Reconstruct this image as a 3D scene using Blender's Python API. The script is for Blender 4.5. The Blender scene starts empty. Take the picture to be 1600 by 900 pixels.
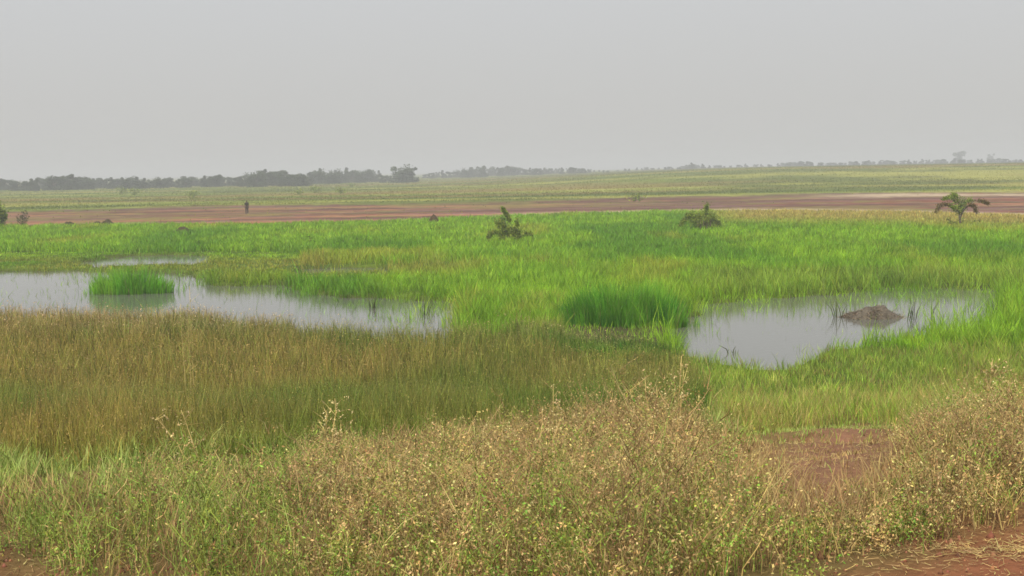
import bpy, bmesh, math, random
import numpy as np
from mathutils import Vector, Matrix

# ------------------------------------------------------------------ camera, sky, sun, exposure
S = bpy.context.scene
R = math.radians
CAM_H = 5.0
F = 1931.0                      # focal length in photo pixels (1600 wide)
PITCH = math.atan(184.0 / F)
ROLL = R(0.95)
fwd = np.array([0, math.cos(PITCH), -math.sin(PITCH)])
r0 = np.array([1.0, 0, 0]); u0 = np.array([0, math.sin(PITCH), math.cos(PITCH)])
rgt = math.cos(ROLL) * r0 - math.sin(ROLL) * u0
upv = math.sin(ROLL) * r0 + math.cos(ROLL) * u0

cam_data = bpy.data.cameras.new('camera')
cam = bpy.data.objects.new('camera', cam_data)
S.collection.objects.link(cam)
cam_data.sensor_width = 36.0
cam_data.lens = 36.0 * F / 1600.0
cam_data.clip_start = 0.1
cam_data.clip_end = 20000.0
m = Matrix(((rgt[0], upv[0], -fwd[0], 0), (rgt[1], upv[1], -fwd[1], 0), (rgt[2], upv[2], -fwd[2], CAM_H), (0, 0, 0, 1)))
cam.matrix_world = m
S.camera = cam

SUN_EL, SUN_AZ = R(52), R(205)   # azimuth clockwise from +Y (the view direction): behind and to the left
world = bpy.data.worlds.new('World'); S.world = world
world.use_nodes = True
nt = world.node_tree; nt.nodes.clear()
out = nt.nodes.new('ShaderNodeOutputWorld')
bg = nt.nodes.new('ShaderNodeBackground')
sky = nt.nodes.new('ShaderNodeTexSky'); sky.sky_type = 'NISHITA'; sky.sun_disc = False
sky.sun_elevation = SUN_EL; sky.sun_rotation = SUN_AZ
sky.dust_density = 8.0; sky.air_density = 1.0; sky.ozone_density = 1.0
# the dust-grey overcast veil: a nearly even grey over the clear-sky colour
tc = nt.nodes.new('ShaderNodeTexCoord')
sep = nt.nodes.new('ShaderNodeSeparateXYZ'); nt.links.new(tc.outputs['Generated'], sep.inputs[0])
ramp = nt.nodes.new('ShaderNodeValToRGB'); nt.links.new(sep.outputs['Z'], ramp.inputs[0])
e = ramp.color_ramp.elements
e[0].position = 0.0; e[0].color = (0.595, 0.592, 0.572, 1)
e[1].position = 0.16; e[1].color = (0.640, 0.652, 0.665, 1)
e2 = ramp.color_ramp.elements.new(0.05); e2.color = (0.605, 0.602, 0.588, 1)
e3 = ramp.color_ramp.elements.new(0.6); e3.color = (0.72, 0.76, 0.80, 1)
vm = nt.nodes.new('ShaderNodeVectorMath'); vm.operation = 'SCALE'; vm.inputs['Scale'].default_value = 10.0
nt.links.new(ramp.outputs[0], vm.inputs[0])
mix = nt.nodes.new('ShaderNodeMix'); mix.data_type = 'RGBA'; mix.inputs['Factor'].default_value = 0.93
nt.links.new(sky.outputs[0], mix.inputs['A']); nt.links.new(vm.outputs[0], mix.inputs['B'])
nt.links.new(mix.outputs['Result'], bg.inputs['Color'])
bg.inputs['Strength'].default_value = 0.1
nt.links.new(bg.outputs[0], out.inputs[0])

sun_data = bpy.data.lights.new('sun', 'SUN'); sun_data.energy = 3.8; sun_data.angle = R(3.0)
sun_data.color = (1.0, 0.955, 0.88)
sun = bpy.data.objects.new('sun', sun_data); S.collection.objects.link(sun)
sd = Vector((math.sin(SUN_AZ) * math.cos(SUN_EL), math.cos(SUN_AZ) * math.cos(SUN_EL), math.sin(SUN_EL)))
sun.rotation_euler = sd.to_track_quat('Z', 'Y').to_euler()

S.view_settings.view_transform = 'Standard'
S.view_settings.look = 'None'
S.view_settings.exposure = 0.0
S.view_settings.gamma = 1.0
S.view_settings.use_curve_mapping = False
S.render.engine = 'CYCLES'
S.cycles.max_bounces = 5
S.cycles.diffuse_bounces = 2
S.cycles.glossy_bounces = 2
S.cycles.transmission_bounces = 3
S.cycles.volume_bounces = 0
S.cycles.transparent_max_bounces = 4
S.cycles.use_denoising = True
S.cycles.use_adaptive_sampling = False
S.cycles.filter_width = 1.6

# ------------------------------------------------------------------ helpers
rng = np.random.default_rng(7)
random.seed(7)
C = S.collection

def ray(px, py):
    d = fwd + (px - 800.0) / F * rgt - (py - 450.0) / F * upv
    return d
def ground_pt(px, py, z=0.0):
    d = ray(px, py); t = (z - CAM_H) / d[2]
    return np.array([d[0] * t, d[1] * t, z])
def project(P):
    P = np.asarray(P, float)
    q = P - np.array([0, 0, CAM_H])
    dep = q @ fwd
    dep = np.where(dep > 0.05, dep, 0.05)
    return 800 + F * (q @ rgt) / dep, 450 - F * (q @ upv) / dep
def horizon(px):
    return 266.0 - (px - 800.0) * math.tan(ROLL)

def hash2(ix, iy, seed):
    h = (ix.astype(np.int64) * 374761393 + iy.astype(np.int64) * 668265263 + seed * 974634777) & 0xFFFFFFFF
    h = ((h ^ (h >> 13)) * 1274126177) & 0xFFFFFFFF
    h = (h ^ (h >> 16)) & 0xFFFFFFFF
    return h / 4294967295.0
def vnoise(x, y, seed=0):
    ix = np.floor(x); iy = np.floor(y); fx = x - ix; fy = y - iy
    fx = fx * fx * (3 - 2 * fx); fy = fy * fy * (3 - 2 * fy)
    a = hash2(ix, iy, seed); b = hash2(ix + 1, iy, seed); c = hash2(ix, iy + 1, seed); d = hash2(ix + 1, iy + 1, seed)
    return (a * (1 - fx) + b * fx) * (1 - fy) + (c * (1 - fx) + d * fx) * fy
def fbm(x, y, seed=0, oct=4):
    s = 0; a = 0.5; t = 0
    for i in range(oct):
        s = s + a * vnoise(x, y, seed + i * 17); t += a
        x = x * 2.03 + 5.1; y = y * 2.03 + 1.7; a *= 0.55
    return s / t
def sstep(a, b, x):
    t = np.clip((x - a) / (b - a), 0, 1); return t * t * (3 - 2 * t)
def poly_sd(X, Y, poly):
    """signed distance, positive inside"""
    X = np.asarray(X, float); Y = np.asarray(Y, float)
    best = np.full(X.shape, 1e9); inside = np.zeros(X.shape, bool)
    n = len(poly)
    for i in range(n):
        x1, y1 = poly[i]; x2, y2 = poly[(i + 1) % n]
        dx, dy = x2 - x1, y2 - y1
        t = np.clip(((X - x1) * dx + (Y - y1) * dy) / (dx * dx + dy * dy + 1e-12), 0, 1)
        best = np.minimum(best, np.hypot(X - x1 - t * dx, Y - y1 - t * dy))
        cond = ((y1 > Y) != (y2 > Y)) & (X < (x2 - x1) * (Y - y1) / (y2 - y1 + 1e-12) + x1)
        inside ^= cond
    return np.where(inside, best, -best)
def to_world(poly):
    return [tuple(ground_pt(a, b)[:2]) for a, b in poly]

POND_LEFT = to_world([(-420, 426), (0, 425), (120, 424), (180, 428), (255, 427), (300, 437), (335, 447), (440, 447), (472, 461),
                      (560, 467), (640, 470), (694, 474), (704, 500), (690, 545), (560, 540), (420, 522), (300, 512), (150, 510), (0, 508), (-450, 505)])
POND_BACK = to_world([(120, 415), (165, 406), (205, 401), (260, 399), (316, 401), (322, 411), (300, 417), (240, 416), (180, 419)])
POND_STRIP = to_world([(468, 421), (530, 419), (594, 420), (600, 425), (540, 429), (476, 428)])
POND_RIGHT = to_world([(1070, 520), (1082, 497), (1110, 478), (1180, 469), (1260, 466), (1330, 458), (1400, 452), (1500, 450), (1556, 457),
                       (1560, 482), (1540, 503), (1480, 520), (1400, 532), (1330, 545), (1262, 560), (1205, 576), (1135, 572), (1072, 552)])
PONDS = [POND_LEFT, POND_BACK, POND_STRIP, POND_RIGHT]
def pond_sd(X, Y):
    s = np.full(np.shape(X), -1e9)
    for p in PONDS: s = np.maximum(s, poly_sd(X, Y, p))
    return s + (fbm(X * 0.8, Y * 0.5, 31) - 0.5) * 1.8

def edge_y(X):
    """where the road's bare shoulder ends"""
    return 5.45 + np.minimum(0.85 * np.maximum(X - 1.25, 0), 1.7) + np.minimum(0.9 * np.maximum(-X - 1.9, 0), 1.0)

def terrain(X, Y, pond=None):
    X = np.asarray(X, float); Y = np.asarray(Y, float)
    if pond is None: pond = pond_sd(X, Y)
    edge = edge_y(X) + 0.5 + 0.6 * (fbm(X * 0.35, Y * 0 + 3.3, 5, 2) - 0.5)
    t = (Y - edge) / (23.9 - edge)
    z = 2.9 - 2.65 * np.clip(t, 0, 1)
    z = z + 0.12 * sstep(0.0, 0.1, t) * (1 - sstep(0.0, 0.5, t))
    z = np.where(t > 0.85, 0.25 + (z - 0.25) * 1.0, z)
    amp = sstep(-0.02, 0.1, t) * 0.14 + 0.02
    z = z + amp * (fbm(X * 0.8, Y * 0.8, 9) - 0.5) * 2 * (1 - 0.5 * sstep(0.8, 1.2, t))
    z = z - 0.12 * sstep(0.9, 1.3, t)
    z = z - 0.55 * sstep(-0.7, 0.5, pond) * (Y > 20) * (Y < 130)
    u = X / np.maximum(Y, 1)
    far = sstep(215, 480, Y)
    right = sstep(-0.12, 0.22, u)
    z = z + far * (3.6 * right) + sstep(200, 330, Y) * 0.6 * sstep(0.0, 0.3, u)
    z = z + far * 0.5 * (fbm(X * 0.01, Y * 0.01, 12) - 0.5)
    return z

def srgb(r, g, b):
    f = lambda c: (c / 255 / 12.92) if c / 255 <= 0.04045 else ((c / 255 + 0.055) / 1.055) ** 2.4
    return np.array([f(r), f(g), f(b)])

# ---- materials
def new_mat(name):
    mt = bpy.data.materials.new(name); mt.use_nodes = True
    n = mt.node_tree; n.nodes.clear()
    o = n.nodes.new('ShaderNodeOutputMaterial')
    return mt, n, o
def foliage_mat(name, transl=0.35, rough=0.6, vary=0.35, scale=9.0, attr=True, col=(0.1, 0.1, 0.05)):
    mt, n, o = new_mat(name)
    L = n.links.new
    if attr:
        a = n.nodes.new('ShaderNodeAttribute'); a.attribute_name = 'Col'; cs = a.outputs['Color']
    else:
        a = n.nodes.new('ShaderNodeRGB'); a.outputs[0].default_value = (*col, 1); cs = a.outputs[0]
    g = n.nodes.new('ShaderNodeNewGeometry')
    ns = n.nodes.new('ShaderNodeTexNoise'); ns.inputs['Scale'].default_value = scale; ns.inputs['Detail'].default_value = 3
    L(g.outputs['Position'], ns.inputs['Vector'])
    mr = n.nodes.new('ShaderNodeMapRange'); mr.inputs['From Min'].default_value = 0.3; mr.inputs['From Max'].default_value = 0.7
    mr.inputs['To Min'].default_value = 1 - vary; mr.inputs['To Max'].default_value = 1 + vary
    L(ns.outputs[0], mr.inputs['Value'])
    vm = n.nodes.new('ShaderNodeVectorMath'); vm.operation = 'SCALE'
    L(cs, vm.inputs[0]); L(mr.outputs[0], vm.inputs['Scale'])
    p = n.nodes.new('ShaderNodeBsdfPrincipled'); p.inputs['Roughness'].default_value = rough
    p.inputs['Specular IOR Level'].default_value = 0.25
    t = n.nodes.new('ShaderNodeBsdfTranslucent')
    L(vm.outputs[0], p.inputs['Base Color']); L(vm.outputs[0], t.inputs['Color'])
    mx = n.nodes.new('ShaderNodeMixShader'); mx.inputs[0].default_value = transl
    L(p.outputs[0], mx.inputs[1]); L(t.outputs[0], mx.inputs[2]); L(mx.outputs[0], o.inputs['Surface'])
    return mt
def solid_mat(name, col, rough=0.85, vary=0.3, scale=6.0, bump=0.0, attr=False):
    mt, n, o = new_mat(name)
    L = n.links.new
    g = n.nodes.new('ShaderNodeNewGeometry')
    ns = n.nodes.new('ShaderNodeTexNoise'); ns.inputs['Scale'].default_value = scale; ns.inputs['Detail'].default_value = 5
    L(g.outputs['Position'], ns.inputs['Vector'])
    mr = n.nodes.new('ShaderNodeMapRange'); mr.inputs['From Min'].default_value = 0.3; mr.inputs['From Max'].default_value = 0.7
    mr.inputs['To Min'].default_value = 1 - vary; mr.inputs['To Max'].default_value = 1 + vary
    L(ns.outputs[0], mr.inputs['Value'])
    vm = n.nodes.new('ShaderNodeVectorMath'); vm.operation = 'SCALE'
    if attr:
        a = n.nodes.new('ShaderNodeAttribute'); a.attribute_name = 'Col'; L(a.outputs['Color'], vm.inputs[0])
    else:
        vm.inputs[0].default_value = col
    L(mr.outputs[0], vm.inputs['Scale'])
    p = n.nodes.new('ShaderNodeBsdfPrincipled'); p.inputs['Roughness'].default_value = rough
    p.inputs['Specular IOR Level'].default_value = 0.2
    L(vm.outputs[0], p.inputs['Base Color'])
    if bump:
        b = n.nodes.new('ShaderNodeBump'); b.inputs['Strength'].default_value = bump; b.inputs['Distance'].default_value = 0.05
        L(ns.outputs[0], b.inputs['Height']); L(b.outputs[0], p.inputs['Normal'])
    L(p.outputs[0], o.inputs['Surface'])
    return mt
M_GRASS = foliage_mat('grass_blades', 0.28, 0.55, 0.25, 1.3)
M_DRY = foliage_mat('dry_weed', 0.14, 0.8, 0.35, 5.0)
M_LEAF = foliage_mat('shrub_leaves', 0.3, 0.5, 0.35, 3.0)
M_TREE = foliage_mat('tree_leaves', 0.25, 0.6, 0.3, 0.6)
M_BARK = solid_mat('bark', (0.12, 0.09, 0.065), 0.9, 0.35, 8.0, 0.4)

# ---- mesh batches
class Batch:
    def __init__(s): s.V = []; s.Q = []; s.T = []; s.Cc = []; s.n = 0
    def add(s, V, Q, T, Cc):
        s.V.append(V.reshape(-1, 3)); s.Cc.append(Cc.reshape(-1, 3))
        if Q is not None and len(Q): s.Q.append(Q.reshape(-1, 4) + s.n)
        if T is not None and len(T): s.T.append(T.reshape(-1, 3) + s.n)
        s.n += len(s.V[-1])
    def build(s, name, mat, parent=None, smooth=False, origin=None):
        me = bpy.data.meshes.new(name)
        V = np.concatenate(s.V); Cc = np.concatenate(s.Cc)
        if origin is not None: V = V - np.asarray(origin)
        Q = np.concatenate(s.Q) if s.Q else np.zeros((0, 4), int)
        T = np.concatenate(s.T) if s.T else np.zeros((0, 3), int)
        me.vertices.add(len(V)); me.vertices.foreach_set('co', V.astype(np.float32).ravel())
        li = np.concatenate([Q.ravel(), T.ravel()]).astype(np.int32)
        me.loops.add(len(li)); me.loops.foreach_set('vertex_index', li)
        me.polygons.add(len(Q) + len(T))
        starts = np.concatenate([np.arange(len(Q)) * 4, len(Q) * 4 + np.arange(len(T)) * 3]).astype(np.int32)
        me.polygons.foreach_set('loop_start', starts)
        if smooth: me.polygons.foreach_set('use_smooth', np.ones(len(Q) + len(T), bool))
        me.update(calc_edges=True)
        ca = me.color_attributes.new('Col', 'FLOAT_COLOR', 'POINT')
        ca.data.foreach_set('color', np.concatenate([Cc, np.ones((len(Cc), 1))], 1).astype(np.float32).ravel())
        me.materials.append(mat)
        o = bpy.data.objects.new(name, me); C.objects.link(o)
        if origin is not None and parent is None: o.location = origin
        if parent is not None: o.parent = parent
        return o

def blades(B, base, h, w, lean, az, c0, c1, c2=None):
    """tapered leaf blades: base (N,3), height, width, horizontal reach lean (N), azimuth az; colours foot, middle, tip"""
    N = len(base)
    if N == 0: return
    if c2 is None: c2 = c1
    la = np.stack([np.cos(az), np.sin(az), np.zeros(N)], 1)
    fa = rng.uniform(0, 2 * np.pi, N); wd = np.stack([np.cos(fa), np.sin(fa), np.zeros(N)], 1) * (w * 0.5)[:, None]
    p0 = base
    p1 = base + la * (lean * 0.35)[:, None]; p1[:, 2] += h * 0.55
    p2 = base + la * lean[:, None]; p2[:, 2] += h
    V = np.stack([p0 - wd * 0.7, p0 + wd * 0.7, p1 - wd, p1 + wd, p2], 1)
    k = np.arange(N) * 5
    Q = np.stack([k, k + 1, k + 3, k + 2], 1); T = np.stack([k + 2, k + 3, k + 4], 1)
    cc = np.stack([c0, c0, c1, c1, c2], 1)
    B.add(V, Q, T, cc)
def leaflets(B, cen, size, col, aspect=0.5, droop=0.0):
    """small diamond leaves facing every way"""
    N = len(cen)
    if N == 0: return
    d = rng.normal(size=(N, 3)); d[:, 2] -= droop; d /= np.linalg.norm(d, axis=1)[:, None]
    q = rng.normal(size=(N, 3)); q = np.cross(d, q); q /= np.linalg.norm(q, axis=1)[:, None]
    a = d * (size * 0.5)[:, None]; b = q * (size * 0.5 * aspect)[:, None]
    V = np.stack([cen - a, cen + b, cen + a, cen - b], 1)
    k = np.arange(N) * 4
    Q = np.stack([k, k + 1, k + 2, k + 3], 1)
    B.add(V, Q, None, np.repeat(col[:, None, :], 4, 1))
def ribbons(B, P, w, col):
    """P (N,K,3) polyline ribbons with tapering width"""
    N, K, _ = P.shape
    fa = rng.uniform(0, 2 * np.pi, N); wd = np.stack([np.cos(fa), np.sin(fa), 0.3 * np.sin(fa * 3)], 1)
    tw = (w[:, None] * np.linspace(1, 0.35, K)[None, :])[:, :, None] * 0.5
    V = np.stack([P - wd[:, None, :] * tw, P + wd[:, None, :] * tw], 2).reshape(N, 2 * K, 3)
    k = (np.arange(N) * 2 * K)[:, None] + (np.arange(K - 1) * 2)[None, :]
    Q = np.stack([k, k + 1, k + 3, k + 2], 2).reshape(-1, 4)
    B.add(V, Q, None, np.repeat(col[:, None, :], 2 * K, 1))
def tube(B, pts, radii, col, sides=6):
    pts = np.asarray(pts, float); K = len(pts)
    rings = []
    for i in range(K):
        t = pts[min(i + 1, K - 1)] - pts[max(i - 1, 0)]; t /= np.linalg.norm(t) + 1e-9
        a = np.cross(t, [0.3, 0.9, 0.1]); a /= np.linalg.norm(a) + 1e-9; b = np.cross(t, a)
        an = np.linspace(0, 2 * np.pi, sides, endpoint=False)
        rings.append(pts[i] + radii[i] * (np.cos(an)[:, None] * a + np.sin(an)[:, None] * b))
    V = np.concatenate(rings + [pts[-1:]])
    Q = [[i * sides + j, i * sides + (j + 1) % sides, (i + 1) * sides + (j + 1) % sides, (i + 1) * sides + j] for i in range(K - 1) for j in range(sides)]
    T = [[(K - 1) * sides + j, (K - 1) * sides + (j + 1) % sides, K * sides] for j in range(sides)]
    B.add(V, np.array(Q), np.array(T), np.repeat(np.asarray(col, float)[None], len(V), 0))
def mixc(a, b, t):
    t = np.asarray(t)[:, None]
    return np.asarray(a) * (1 - t) + np.asarray(b) * t
def jitter(c, amt=0.2):
    return np.clip(c * (1 + amt * rng.normal(size=(len(c), 1))) * (1 + amt * 0.35 * rng.normal(size=c.shape)), 0.004, 0.9)
def tag(o, label=None, cat=None, group=None, kind=None):
    if label: o['label'] = label
    if cat: o['category'] = cat
    if group: o['group'] = group
    if kind: o['kind'] = kind
    return o
def empty(name, loc, rz=0.0):
    o = bpy.data.objects.new(name, None); C.objects.link(o); o.location = loc; o.rotation_euler = (0, 0, rz)
    o.empty_display_size = 0.3
    return o
def copy_tree(o, parent=None):
    c = o.copy(); C.objects.link(c)
    if parent is not None: c.parent = parent
    for ch in list(o.children): copy_tree(ch, c)
    return c
def interp(x, pts):
    a = np.array(pts, float); return np.interp(x, a[:, 0], a[:, 1])

# ------------------------------------------------------------------ zones of the plain (edges given where the ground lies)
RED_NEAR = [(-400, 357), (0, 355), (200, 352), (400, 352), (600, 347), (800, 338), (1000, 332), (1200, 328), (1400, 330), (1600, 336), (2000, 338)]
RED_FAR = [(-400, 334), (0, 331), (200, 325), (400, 321), (600, 318), (800, 315), (1000, 308), (1200, 303), (1400, 301), (1600, 299), (2000, 298)]
BROWN_FAR = [(-400, 508), (0, 506), (150, 506), (300, 508), (450, 518), (600, 536), (700, 540), (850, 528), (1000, 532), (1060, 552), (1085, 600), (1105, 660), (1120, 900), (2000, 900)]

C_RED = srgb(122, 74, 54); C_REDDARK = srgb(98, 70, 58); C_SAND = srgb(168, 150, 112); C_MUD = srgb(70, 62, 44)
C_MARSH = srgb(96, 116, 30); C_FARG = srgb(118, 130, 48); C_LITTER = srgb(128, 104, 66); C_LAT = srgb(140, 90, 62)

def far_colour(X, Y):
    a = fbm(X * 0.009, Y * 0.035, 24, 3); b = fbm(X * 0.014, Y * 0.06, 25, 4); c_ = fbm(X * 0.006, Y * 0.045, 27, 3)
    g = mixc(C_FARG, srgb(160, 158, 74), sstep(0.42, 0.6, a))
    g = mixc(g, srgb(92, 104, 40), sstep(0.5, 0.62, b) * 0.85)
    g = mixc(g, srgb(146, 124, 70), sstep(0.56, 0.68, c_) * 0.7)
    return g * 0.85

def ground_colour(X, Y, Z, pond):
    P = np.stack([X, Y, Z], 1)
    u, v = project(P)
    n1 = fbm(X * 0.05, Y * 0.05, 3); n2 = fbm(X * 0.4, Y * 0.4, 4); n3 = fbm(X * 0.02, Y * 0.09, 6); n4 = fbm(X * 2.2, Y * 2.2, 8)
    d = np.hypot(X, Y)
    col = mixc(C_MARSH, srgb(70, 84, 36), n2)
    # tan edge of the marsh on the right
    near = interp(u, RED_NEAR); far = interp(u, RED_FAR)
    vj = v + (n1 - 0.5) * 6 + (n2 - 0.5) * 3
    tan = sstep(16, 2, vj - near) * sstep(900, 1150, u)
    col = mixc(col, srgb(150, 142, 82), tan * 0.8)
    inred = sstep(-1.0, 1.0, near - vj) * sstep(-1.0, 1.0, vj - far)
    redc = mixc(C_RED, C_REDDARK, sstep(0.35, 0.6, n3) * 0.9)
    redc = mixc(redc, srgb(126, 98, 90), sstep(0.5, 0.7, fbm(X * 0.02, Y * 0.3, 29)) * 0.8)
    redc = mixc(redc, srgb(172, 120, 84), sstep(0.55, 0.75, fbm(X * 0.03, Y * 0.15, 21)) * 0.6)
    redc = mixc(redc, srgb(118, 112, 56), sstep(0.6, 0.66, fbm(X * 0.07, Y * 0.16, 41, 5)) * 0.75)
    redc = mixc(redc, srgb(84, 64, 50), sstep(0.58, 0.66, fbm(X * 0.05, Y * 0.2, 43, 5)) * 0.6)
    redc = mixc(redc, srgb(122, 108, 62), sstep(0.58, 0.68, fbm(X * 0.05, Y * 0.2, 22)) * 0.7)
    # pale sand on both rims
    rim = np.exp(-((vj - near + 1.0) / 1.8) ** 2) * sstep(500, 900, u) + 1.1 * np.exp(-((vj - far - 4.5) / 2.6) ** 2) * sstep(1200, 1420, u)
    redc = mixc(redc, srgb(188, 168, 138), np.clip(rim, 0, 1) * 0.8)
    bank_shade = np.exp(-((vj - far - 1.0) / 1.3) ** 2) * sstep(900, 1250, u) * sstep(0.35, 0.5, n2)
    redc = mixc(redc, srgb(92, 84, 58), bank_shade * 0.8)  # shade of a low bank along the far rim, painted in as dark brown
    col = mixc(col, redc, inred)
    beyond = sstep(1.0, -1.0, vj - far)
    g = far_colour(X, Y)
    col = mixc(col, g, beyond)
    # slope under the weeds, and the laterite of the road
    slope = sstep(27, 20, Y)
    lit = mixc(C_LITTER, srgb(92, 84, 44), n2)
    lit = mixc(lit, srgb(140, 92, 70), sstep(0.45, 0.7, n4) * 0.5)
    col = mixc(col, lit, slope)
    bare = sstep(-0.25, 0.45, poly_sd(X, Y, BARE) + (n2 - 0.5) * 0.8)
    col = mixc(col, mixc(srgb(146, 102, 80), srgb(122, 92, 66), n4), bare)
    edge = edge_y(X)
    road = sstep(0.9, -0.1, Y - edge - (n4 - 0.5) * 0.9 - (n2 - 0.5) * 1.0)
    col = mixc(col, mixc(C_LAT, srgb(124, 80, 56), n4), road)
    wet = sstep(-0.9, 0.1, pond) * (Y > 22)
    wet = np.clip(wet + sstep(108, 92, np.abs(u - 980)) * sstep(496, 502, v) * sstep(540, 532, v), 0, 1)
    col = mixc(col, C_MUD, wet * 0.85)
    return col

def slope_pt(px, py):
    d = ray(px, py); ts = np.linspace(5, 60, 1500)
    X = d[0] * ts; Y = d[1] * ts; Z = CAM_H + d[2] * ts
    tz = terrain(X, Y, np.full(X.shape, -9.0))
    i = np.argmax(Z < tz)
    return X[i], Y[i]
BARE = [slope_pt(*p) for p in [(1190, 700), (1250, 678), (1330, 662), (1395, 665), (1410, 700), (1380, 745), (1320, 790), (1250, 780), (1200, 750)]]

# ------------------------------------------------------------------ the ground: one sheet out to the horizon
def build_ground():
    ks = np.concatenate([np.linspace(2400, 620, 120), np.linspace(618, 8, 560), [7, 6, 5, 4, 3.2, 2.6, 2.0, 1.7]])
    rad = CAM_H * F / ks
    rad = np.concatenate([[0.5, 1.5, 2.6], rad[rad > 3.2], [6200]])
    ang = np.concatenate([np.radians(np.arange(-32, 32.01, 0.11)), np.radians(np.arange(35, 325.1, 6))])
    A, Rr = np.meshgrid(ang, rad)
    X = (np.sin(A) * Rr).ravel(); Y = (np.cos(A) * Rr).ravel()
    pond = np.full(X.shape, -9.0)
    near = (Y > 18) & (Y < 140) & (np.abs(X) < 110)
    pond[near] = pond_sd(X[near], Y[near])
    Z = terrain(X, Y, pond)
    col = ground_colour(X, Y, Z, pond)
    nr, na = len(rad), len(ang)
    i = np.arange(nr - 1)[:, None] * na; j = np.arange(na)[None, :]; j2 = (j + 1) % na
    Q = np.stack([i + j, i + j2, i + na + j2, i + na + j], 2).reshape(-1, 4)
    T = np.stack([np.full(na, nr * na), (np.arange(na) + 1) % na, np.arange(na)], 1)
    B = Batch()
    V = np.concatenate([np.stack([X, Y, Z], 1), [[0, 0, 2.9]]])
    col = np.concatenate([col, [C_LAT]])
    B.add(V, Q[:, ::-1], T, col)
    mt, n, o = new_mat('earth')
    L = n.links.new
    a = n.nodes.new('ShaderNodeAttribute'); a.attribute_name = 'Col'
    g = n.nodes.new('ShaderNodeNewGeometry')
    n1 = n.nodes.new('ShaderNodeTexNoise'); n1.inputs['Scale'].default_value = 7; n1.inputs['Detail'].default_value = 8; n1.inputs['Roughness'].default_value = 0.7
    n2 = n.nodes.new('ShaderNodeTexNoise'); n2.inputs['Scale'].default_value = 0.5; n2.inputs['Detail'].default_value = 6
    L(g.outputs['Position'], n1.inputs['Vector']); L(g.outputs['Position'], n2.inputs['Vector'])
    ad = n.nodes.new('ShaderNodeMath'); ad.operation = 'ADD'; L(n1.outputs[0], ad.inputs[0]); L(n2.outputs[0], ad.inputs[1])
    mr = n.nodes.new('ShaderNodeMapRange'); mr.inputs['From Min'].default_value = 0.7; mr.inputs['From Max'].default_value = 1.3
    mr.inputs['To Min'].default_value = 0.62; mr.inputs['To Max'].default_value = 1.35
    L(ad.outputs[0], mr.inputs['Value'])
    vm = n.nodes.new('ShaderNodeVectorMath'); vm.operation = 'SCALE'; L(a.outputs['Color'], vm.inputs[0]); L(mr.outputs[0], vm.inputs['Scale'])
    p = n.nodes.new('ShaderNodeBsdfPrincipled'); p.inputs['Roughness'].default_value = 0.95; p.inputs['Specular IOR Level'].default_value = 0.1
    L(vm.outputs[0], p.inputs['Base Color'])
    b = n.nodes.new('ShaderNodeBump'); b.inputs['Strength'].default_value = 0.7; b.inputs['Distance'].default_value = 0.05
    L(n1.outputs[0], b.inputs['Height']); L(b.outputs[0], p.inputs['Normal']); L(p.outputs[0], o.inputs['Surface'])
    tag(B.build('ground', mt, smooth=True), kind='structure')
build_ground()

# ------------------------------------------------------------------ water
def build_water():
    mt, n, o = new_mat('pond_water'); L = n.links.new
    p = n.nodes.new('ShaderNodeBsdfPrincipled')
    p.inputs['Base Color'].default_value = (0.13, 0.128, 0.105, 1); p.inputs['Roughness'].default_value = 0.03; p.inputs['IOR'].default_value = 1.33
    g = n.nodes.new('ShaderNodeNewGeometry')
    mp = n.nodes.new('ShaderNodeMapping'); mp.inputs['Scale'].default_value = (1.0, 1.6, 1.0)
    ns = n.nodes.new('ShaderNodeTexNoise'); ns.inputs['Scale'].default_value = 4.0; ns.inputs['Detail'].default_value = 3
    L(g.outputs['Position'], mp.inputs['Vector']); L(mp.outputs[0], ns.inputs['Vector'])
    b = n.nodes.new('ShaderNodeBump'); b.inputs['Strength'].default_value = 0.07; b.inputs['Distance'].default_value = 0.05
    L(ns.outputs[0], b.inputs['Height']); L(b.outputs[0], p.inputs['Normal']); L(p.outputs[0], o.inputs['Surface'])
    me = bpy.data.meshes.new('water')
    me.from_pydata([(-60, 24.5, 0), (40, 24.5, 0), (40, 100, 0), (-60, 100, 0)], [], [(0, 1, 2, 3)])
    me.materials.append(mt)
    w = bpy.data.objects.new('water', me); C.objects.link(w); tag(w, kind='structure')
build_water()

# ------------------------------------------------------------------ grasses
def scatter(y0, y1, dens, half=0.50, margin=2.5):
    """random points over the view wedge, dens(d) per square metre (piecewise by strips)"""
    out = []
    ys = np.geomspace(y0, y1, 40)
    for a, b in zip(ys[:-1], ys[1:]):
        hw = half * b + margin
        n = int((b - a) * 2 * hw * dens((a + b) / 2))
        out.append(np.stack([rng.uniform(-hw, hw, n), rng.uniform(a, b, n)], 1))
    return np.concatenate(out)

SEDGE_A = ground_pt(972, 513); SEDGE_B = ground_pt(198, 460)

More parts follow.
